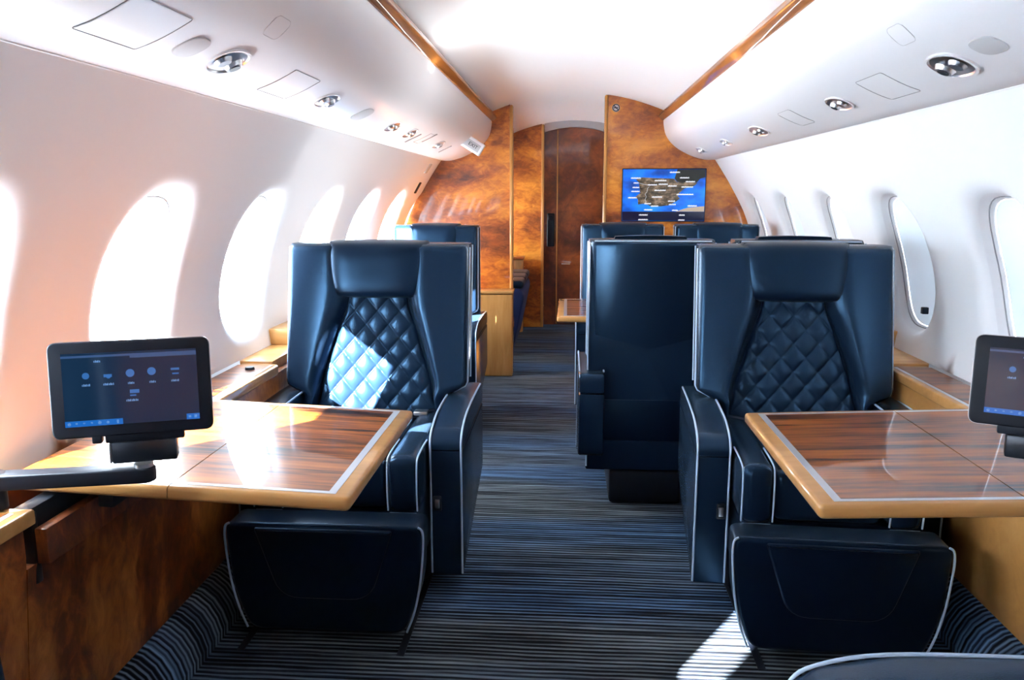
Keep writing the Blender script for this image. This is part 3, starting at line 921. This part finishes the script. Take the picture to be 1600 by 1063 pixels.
def mk_arm(s, x_end, y, z0, z1, label, y_wall):
    bm = bmesh.new(); r_ = empty('monitor_arm', (s * 1.17, y_wall, z0)); tag(r_, label, 'arm', 'monitor arms')
    p0 = Vector((x_end, y, 0)); p1 = Vector((s * 1.17, y_wall, 0)); dd = (p1 - p0); L = dd.length
    # stadium shaped bar
    n = 10; hw_ = .022; poly = [(-L, -hw_), (0, -hw_)] + [(0 + hw_ * math.sin(a), -hw_ * math.cos(a)) for a in [math.pi * k_ / n for k_ in range(1, n)]] + [(0, hw_), (-L, hw_)]
    # bar runs from wall (x=-L) to end (x=0) in its own frame; align it
    ang = math.atan2(-dd.y, -dd.x)
    prism(bm, poly, 0, z1 - z0, 'xy', .004, 3)
    mt = Matrix.Translation(p0 - Vector((s * 1.17, y_wall, 0))) @ Matrix.Rotation(ang, 4, 'Z')
    finish('bar', bm, M['black'], r_, matrix=mt)
    bm = bmesh.new(); cyl(bm, (0, 0, -.04), (0, 0, 1), .026, .026, .04 + (z1 - z0), 24); finish('pivot', bm, M['blackmetal'], r_)
    bm = bmesh.new(); q = p0 - Vector((s * 1.17, y_wall, 0)); cyl(bm, (q.x, q.y, z1 - z0), (0, 0, 1), .018, .018, .0075, 20); finish('hinge_pin', bm, M['steel'], r_)
    return r_


SCR = {'bg': emis('screen_background', (.004, .018, .045), 1.0), 'bar': emis('screen_bar', (.03, .07, .17), 1.0), 'text': emis('screen_text', (.12, .26, .52), 1.0),
       'icon': emis('screen_icon', (.03, .12, .34), 1.0), 'blue': emis('screen_blue', (.010, .11, .42), 1.0)}
tablet(-1, (-1.042, 1.42), (-.768, 1.52), 1.022, .835, 'black tablet monitor on an arm over the left table, fully in view, showing menu icons')
tablet(1, (.705, 1.52), (.955, 1.40), 1.045, .878, 'black tablet monitor over the right table, cut off by the right frame edge')
mk_arm(-1, -.895, 1.475, .738, .768, 'black bar arm carrying the left tablet, reaching in from the left wall', 1.41)
mk_arm(1, .835, 1.475, .781, .813, 'black bar arm carrying the right tablet, barely in the frame', 1.455)

# ------------------------------------------------------------------ bulkhead screen
tv = empty('bulkhead_screen', (.622, 5.865, 1.304)); tag(tv, 'flat map screen on the right burl bulkhead showing blue sea and brown land', 'screen')
TW, TH = .580, .362
bm = bmesh.new(); box(bm, -TW / 2 - .006, TW / 2 + .006, -.012, .004, -TH / 2 - .006, TH / 2 + .006, .003, 2); finish('frame', bm, M['black'], tv)


def tvp(px, py): return (-TW / 2 + (px - 135) / 1330 * TW, TH / 2 - (py - 120) / 830 * TH)


def tv_poly(name, pts, m, dy, parent):
    bm = bmesh.new(); prism(bm, [tvp(*p) for p in pts], -.0125 - dy, -.0121 - dy + .0003, 'xz'); return finish(name, bm, m, parent, smooth=False)


def sea():
    m = mat('map_sea', (0, 0, 0), .15, es=1.0, emit=(0, .1, .6)); P = m.node_tree.nodes['Principled BSDF']; mp = coords(m, (5, 1, 9))
    n = nd(m, 'ShaderNodeTexNoise', Scale=1.0, Detail=3.0); ln(m, mp, 'Vector', n, 'Vector')
    r = ramp(m, [(.35, (.0, .045, .30)), (.5, (.0, .14, .75)), (.68, (.01, .26, .95))]); ln(m, n, 'Fac', r, 'Fac'); ln(m, r, 'Color', P, 'Emission Color'); return m


def land():
    m = mat('map_land', (0, 0, 0), .15, es=1.0, emit=(.2, .1, .05)); P = m.node_tree.nodes['Principled BSDF']; mp = coords(m, (14, 1, 34))
    n = nd(m, 'ShaderNodeTexNoise', Scale=1.0, Detail=6.0, Roughness=.7); ln(m, mp, 'Vector', n, 'Vector')
    r = ramp(m, [(.38, (.012, .014, .010)), (.5, (.09, .065, .04)), (.62, (.30, .21, .14))]); ln(m, n, 'Fac', r, 'Fac'); ln(m, r, 'Color', P, 'Emission Color'); return m


ml = land()
scr = tv_poly('map_display', [(135, 120), (1465, 120), (1465, 950), (135, 950)], sea(), 0, tv)
tv_poly('land', [(345, 285), (440, 250), (700, 262), (960, 270), (1010, 325), (1150, 315), (1340, 335), (1290, 385), (1130, 430), (1050, 500), (1030, 550), (1065, 590), (1000, 640), (880, 700), (760, 715), (620, 722), (500, 672), (390, 685), (385, 600), (345, 560), (420, 500), (395, 330)], ml, .0006, scr)
tv_poly('land', [(1010, 122), (1463, 122), (1463, 250), (1380, 270), (1330, 330), (1010, 322), (968, 268)], emis('map_far_land', (.008, .010, .008)), .0007, scr)
tv_poly('land', [(1000, 798), (1200, 735), (1463, 712), (1463, 798)], emis('map_sand', (.42, .33, .24)), .0006, scr)
tv_poly('info_bar', [(136, 800), (1464, 800), (1464, 948), (136, 948)], emis('map_bar', (.006, .008, .03)), .0008, scr)
MT = emis('map_text', (.85, .88, .95))
for (x0, x1, y) in ((265, 425, 262), (890, 1050, 170), (310, 390, 340), (295, 400, 412), (275, 410, 475), (225, 365, 577), (650, 840, 302), (715, 860, 360), (865, 1005, 388), (540, 690, 370), (1055, 1205, 258), (1150, 1300, 320), (1085, 1270, 405), (650, 830, 458), (610, 780, 565), (1010, 1280, 524), (875, 990, 632), (890, 1000, 686), (495, 600, 672), (600, 720, 712), (490, 625, 772), (945, 1040, 780), (1195, 1345, 708), (410, 550, 855), (400, 555, 932), (1060, 1150, 857), (1050, 1150, 937)):
    bm = bmesh.new(); x = x0; q = 0
    while x < x1:
        w_ = 11 + (q * 5) % 7; a = tvp(x, y - 9 - (q % 2) * 3); b = tvp(min(x + w_, x1), y + 9)
        box(bm, a[0], b[0], -.0142, -.0134, b[1], a[1]); x += w_ + 5; q += 1
    finish('lettering', bm, MT, scr, smooth=False)
bm = bmesh.new(); pts = [tvp(*p) for p in ((400, 340), (470, 360), (580, 375), (535, 430), (530, 480), (500, 520), (520, 560), (500, 610), (520, 640), (495, 668))]
tube(bm, [(a, -.0136, b) for a, b in pts], .0012, 5); finish('route_line', bm, emis('map_line', (.6, .65, .7)), scr, smooth=False)

# no smoking roundel
ns = empty('no_smoking_sign', (.272, 5.862, 1.909)); tag(ns, 'small round no smoking sign at the top of the right bulkhead', 'sign')
bm = bmesh.new(); cyl(bm, (0, .005, 0), (0, -1, 0), .028, .027, .008, 32); finish('disc', bm, M['disc'], ns)
bm = bmesh.new(); tube(bm, [(.023 * math.cos(a), -.004, .023 * math.sin(a)) for a in [2 * math.pi * k_ / 28 for k_ in range(28)]], .0030, 6, True)
tube(bm, [(-.016, -.004, .016), (.016, -.004, -.016)], .0028, 6); finish('ring', bm, M['black'], ns)
bm = bmesh.new(); box(bm, -.016, .014, -.006, -.003, -.003, .003); finish('cigarette', bm, M['black'], ns)

# ------------------------------------------------------------------ fittings in the valances
def val_frame(s, t=0.0):
    """point and axes on the valance underside; t = offset along the slope towards the wall"""
    x, z = .79 + t * .90, 1.585 - t * .42
    nrm = Vector((-s * .42, 0, -.91)).normalized(); u = Vector((s * .91, 0, -.42)).normalized()
    return Vector((s * x, 0, z)), nrm, u


def place(o, s, y, t=0.0, off=0.0, skew=0.0):
    p, nrm, u = val_frame(s, t); p = p + nrm * off
    v = Vector((0, 1, 0)); m_ = Matrix((u, v, u.cross(v))).transposed()   # local x = across, y = along the cabin, z = normal-ish
    z_ = m_.col[2]; 
    if z_.dot(nrm) < 0: m_ = Matrix((-u, v, (-u).cross(v))).transposed()
    m4 = m_.to_4x4(); m4 = Matrix.Translation((p.x, y, p.z)) @ m4 @ Matrix.Rotation(R(skew), 4, 'Z')
    o.matrix_world = m4
    return o


def oval(a, b, n=36, p=2.4):
    return [(a * math.copysign(abs(math.cos(t)) ** (2 / p), math.cos(t)), b * math.copysign(abs(math.sin(t)) ** (2 / p), math.sin(t))) for t in [2 * math.pi * k_ / n for k_ in range(n)]]


def ring_bm(bm, outer, inner, z0, z1):
    n = len(outer); O0 = [bm.verts.new((*p, z0)) for p in outer]; O1 = [bm.verts.new((*p, z1)) for p in outer]
    I1 = [bm.verts.new((*p, z1)) for p in inner]; I0 = [bm.verts.new((*p, z0)) for p in inner]
    for A, B in ((O0, O1), (O1, I1), (I1, I0), (I0, O0)):
        for k_ in range(n): bm.faces.new((A[k_], A[(k_ + 1) % n], B[(k_ + 1) % n], B[k_]))


def reading_light(s, y, a, b, label, t=0.0):
    r_ = empty('reading_light'); tag(r_, label, 'light', 'reading lights in the valances')
    bm = bmesh.new(); ring_bm(bm, oval(a * 1.12, b * 1.12), oval(a, b), -.002, .004); finish('bezel', bm, M['valance'], r_)
    # chrome reflector pan, slightly domed inwards with a rim
    bm = bmesh.new(); rings = []
    for f, z in ((1.0, .0035), (.93, .0005), (.80, .0015), (.60, .0030), (.3, .0045)):
        rings.append([bm.verts.new((p[0], p[1], z)) for p in oval(a * f, b * f)])
    for A, B in zip(rings, rings[1:]):
        for k_ in range(len(A)): bm.faces.new((A[k_], A[(k_ + 1) % len(A)], B[(k_ + 1) % len(A)], B[k_]))
    bm.faces.new(rings[-1]); finish('reflector', bm, M['chrome'], r_, ang=30)
    bm = bmesh.new(); cyl(bm, (0, b * .38, .003), (0, 0, 1), a * .55, a * .42, .010, 20); finish('lamp_eyeball', bm, M['chrome'], r_)
    bm = bmesh.new(); cyl(bm, (0, b * .38, .0125), (0, 0, 1), a * .30, a * .30, .002, 16); finish('lens', bm, M['blackmetal'], r_)
    bm = bmesh.new(); cyl(bm, (0, -b * .45, .003), (0, 0, 1), a * .48, a * .36, .008, 20); finish('air_nozzle', bm, M['steel'], r_)
    place(r_, s, y, t)
    return r_


for s, y, a, b, lab in ((-1, 1.755, .043, .060, 'chrome oval reading light, the nearest and largest on the left valance'),
                        (-1, 2.475, .036, .062, 'chrome oval reading light second from the near end of the left valance'),
                        (-1, 3.40, .036, .060, 'chrome oval reading light third from the near end of the left valance'),
                        (-1, 3.77, .036, .062, 'chrome oval reading light fourth from the near end of the left valance'),
                        (-1, 4.60, .036, .080, 'chrome oval reading light last on the left valance before the exit sign'),
                        (1, 1.918, .045, .070, 'chrome oval reading light nearest to the camera on the right valance'),
                        (1, 2.67, .036, .070, 'chrome oval reading light second from the near end of the right valance'),
                        (1, 3.75, .038, .100, 'chrome oval reading light third from the near end of the right valance'),
                        (1, 4.51, .030, .075, 'small chrome oval reading light fourth along the right valance'),
                        (1, 5.30, .034, .090, 'small chrome oval reading light last on the right valance, by the bulkhead')):
    reading_light(s, y, a, b, lab)

for s, y, a, b, t, lab in ((-1, 1.585, .036, .040, 0, 'plain grey oval cover just in front of the nearest left reading light'),
                        (-1, 2.90, .042, .060, 0, 'plain grey oval cover between the second and third left reading lights'),
                        (1, 1.725, .030, .050, -.02, 'plain grey oval cover at the near end of the right valance')):
    bm = bmesh.new(); prism(bm, oval(a, b, 36, 2.6), -.002, .003, 'xy', .0015, 2)
    o = finish('oval_cover', bm, M['disc']); tag(o, lab, 'cover', 'oval covers'); place(o, s, y, t)

for s, y, t, L, lab in ((-1, 3.95, .022, .07, 'dark slot vent beside the fourth left reading light'), (-1, 4.93, .015, .10, 'pale slot vent just before the exit sign on the left valance'), (-1, 4.20, -.02, .06, 'pale slot vent between the fourth and last left reading lights')):
    bm = bmesh.new(); box(bm, -.045, .045, -.010, .010, -.001, .003, .002, 2); o = finish('slot_vent', bm, M['seam']); tag(o, lab, 'vent', 'slot vents'); place(o, s, y, t)

# access hatches: flush panels following the curve of the valance, outlined by a gap
VS = smooth_line([(p, q, 0) for p, q in VAL], 6); VL = [0.0]
for p, q in zip(VS, VS[1:]): VL.append(VL[-1] + (q - p).length)


def val_at(l):
    l = min(max(l, 0), VL[-1] - 1e-6); i = 0
    while VL[i + 1] < l: i += 1
    t = (l - VL[i]) / (VL[i + 1] - VL[i]); p = VS[i].lerp(VS[i + 1], t); d = (VS[i + 1] - VS[i]).normalized()
    return p.x, p.y, (d.y, -d.x)


L_MID = min(range(len(VS)), key=lambda i: abs(VS[i].x - .79)); L_MID = VL[L_MID]


def conform(s, l, y, off):
    x, z, n = val_at(l)
    if n[1] > 0: n = (-n[0], -n[1])
    return (s * (x + n[0] * off), y, z + n[1] * off)


for s, y, l0, w, d_, r0, sides, lab, cat in ((-1, 1.385, 0, .125, .19, .006, 'nfi', 'flush access hatch outlined at the top left of the left valance', 'hatch'),
                            (-1, 2.15, 0, .115, .20, .006, 'nfi', 'flush access hatch between the two nearest left reading lights', 'hatch'),
                            (1, 2.29, 0, .115, .19, .012, 'nfi', 'flush access hatch between the two nearest right reading lights', 'hatch'),
                            (1, 1.44, 0, .125, .19, .03, 'nfi', 'flush access hatch at the top right corner of the right valance', 'hatch'),
                            (-1, 4.15, .0, .10, .12, .006, 'nfi', 'small flush hatch between the fourth and last left reading lights', 'hatch'),
                            (1, 3.16, 0, .11, .17, .02, 'nfi', 'faint flush hatch past the second right reading light', 'hatch'),
                            (-1, 1.76, -.13, .055, .085, .02, 'nfio', 'faint round speaker outline high on the left valance', 'speaker'),
                            (1, 1.93, -.13, .055, .085, .02, 'nfio', 'faint round speaker outline high on the right valance', 'speaker')):
    bm = bmesh.new(); lc = L_MID + l0; NU, NV = 8, 2
    g = [[bm.verts.new(conform(s, lc + w * (a / NU - .5) * .96, y + d_ * (b / NV - .5) * .96, .0009)) for a in range(NU + 1)] for b in range(NV + 1)]
    for p, q in zip(g, g[1:]):
        for a in range(NU): bm.faces.new((p[a], p[a + 1], q[a + 1], q[a]))
    o = finish('access_hatch' if cat == 'hatch' else 'speaker_cover', bm, M['valance']); tag(o, lab, cat, 'access hatches' if cat == 'hatch' else 'speaker covers')
    rp = round_poly([(-w / 2, -d_ / 2), (w / 2, -d_ / 2), (w / 2, d_ / 2), (-w / 2, d_ / 2)], r0, 4); pts = []
    for i in range(len(rp)):
        a, b = Vector(rp[i]), Vector(rp[(i + 1) % len(rp)])
        for k_ in range(6): c = a.lerp(b, k_ / 6); pts.append(conform(s, lc + c.x, y + c.y, .0006))
    bm = bmesh.new(); tube(bm, pts, .0008, 5, True); finish('gap_line', bm, M['seam' if cat == 'hatch' else 'disc'], o)

# exit sign hanging on the left valance
ex = empty('exit_sign', (-.662, 5.13, 1.612)); tag(ex, 'small white boxed exit sign hanging at the far end of the left valance', 'sign')
ex.rotation_euler = (0, R(32), 0)
bm = bmesh.new(); box(bm, -.070, .070, -.012, .05, -.036, .044, .006, 3); finish('housing', bm, M['valance'], ex)
bm = bmesh.new(); box(bm, -.054, .054, -.0135, -.010, -.022, .026, .002, 2); finish('sign_face', bm, M['disc'], ex)
cu = bpy.data.curves.new('exit_text', 'FONT'); cu.body = 'EXIT'; cu.size = .031; cu.extrude = .0006; cu.align_x = 'CENTER'; cu.align_y = 'CENTER'
to = bpy.data.objects.new('tmp', cu); C.objects.link(to); dg = bpy.context.evaluated_depsgraph_get()
me = bpy.data.meshes.new_from_object(to.evaluated_get(dg)); bpy.data.objects.remove(to); me.materials.clear(); me.materials.append(M['black'])
lt = bpy.data.objects.new('lettering', me); C.objects.link(lt); lt.parent = ex; lt.rotation_euler = (R(90), 0, 0); lt.location = (.008, -.0142, .002)

# placards and call panels on the left wall by the bulkhead
def wall_plate(name, y, z, w, h, m, lab, cat, t=.006):
    bm = bmesh.new(); dz = h / 2
    x0, x1 = wall_x(z - dz), wall_x(z + dz)
    p0 = Vector((-x0, 0, z - dz)); p1 = Vector((-x1, 0, z + dz)); up = (p1 - p0).normalized(); nrm = Vector((up.z, 0, -up.x))
    if nrm.x < 0: nrm = -nrm
    c = (p0 + p1) / 2 + nrm * t / 2; c.y = y
    box(bm, -h / 2, h / 2, -w / 2, w / 2, -t, t / 2, .002, 2)
    o = finish(name, bm, m); mt = Matrix((up, Vector((0, 1, 0)), up.cross(Vector((0, 1, 0))))).transposed()
    if mt.col[2].dot(nrm) < 0: mt = Matrix((up, Vector((0, -1, 0)), up.cross(Vector((0, -1, 0))))).transposed()
    o.matrix_world = Matrix.Translation(c) @ mt.to_4x4(); tag(o, lab, cat); return o


wall_plate('placard', 5.56, 1.485, .085, .075, M['disc'], 'grey placard high on the left wall just before the bulkhead', 'placard')
wall_plate('call_panel', 5.60, 1.355, .055, .085, M['black'], 'dark slot panel on the left wall below the grey placard', 'panel')

bpy.context.view_layer.update()
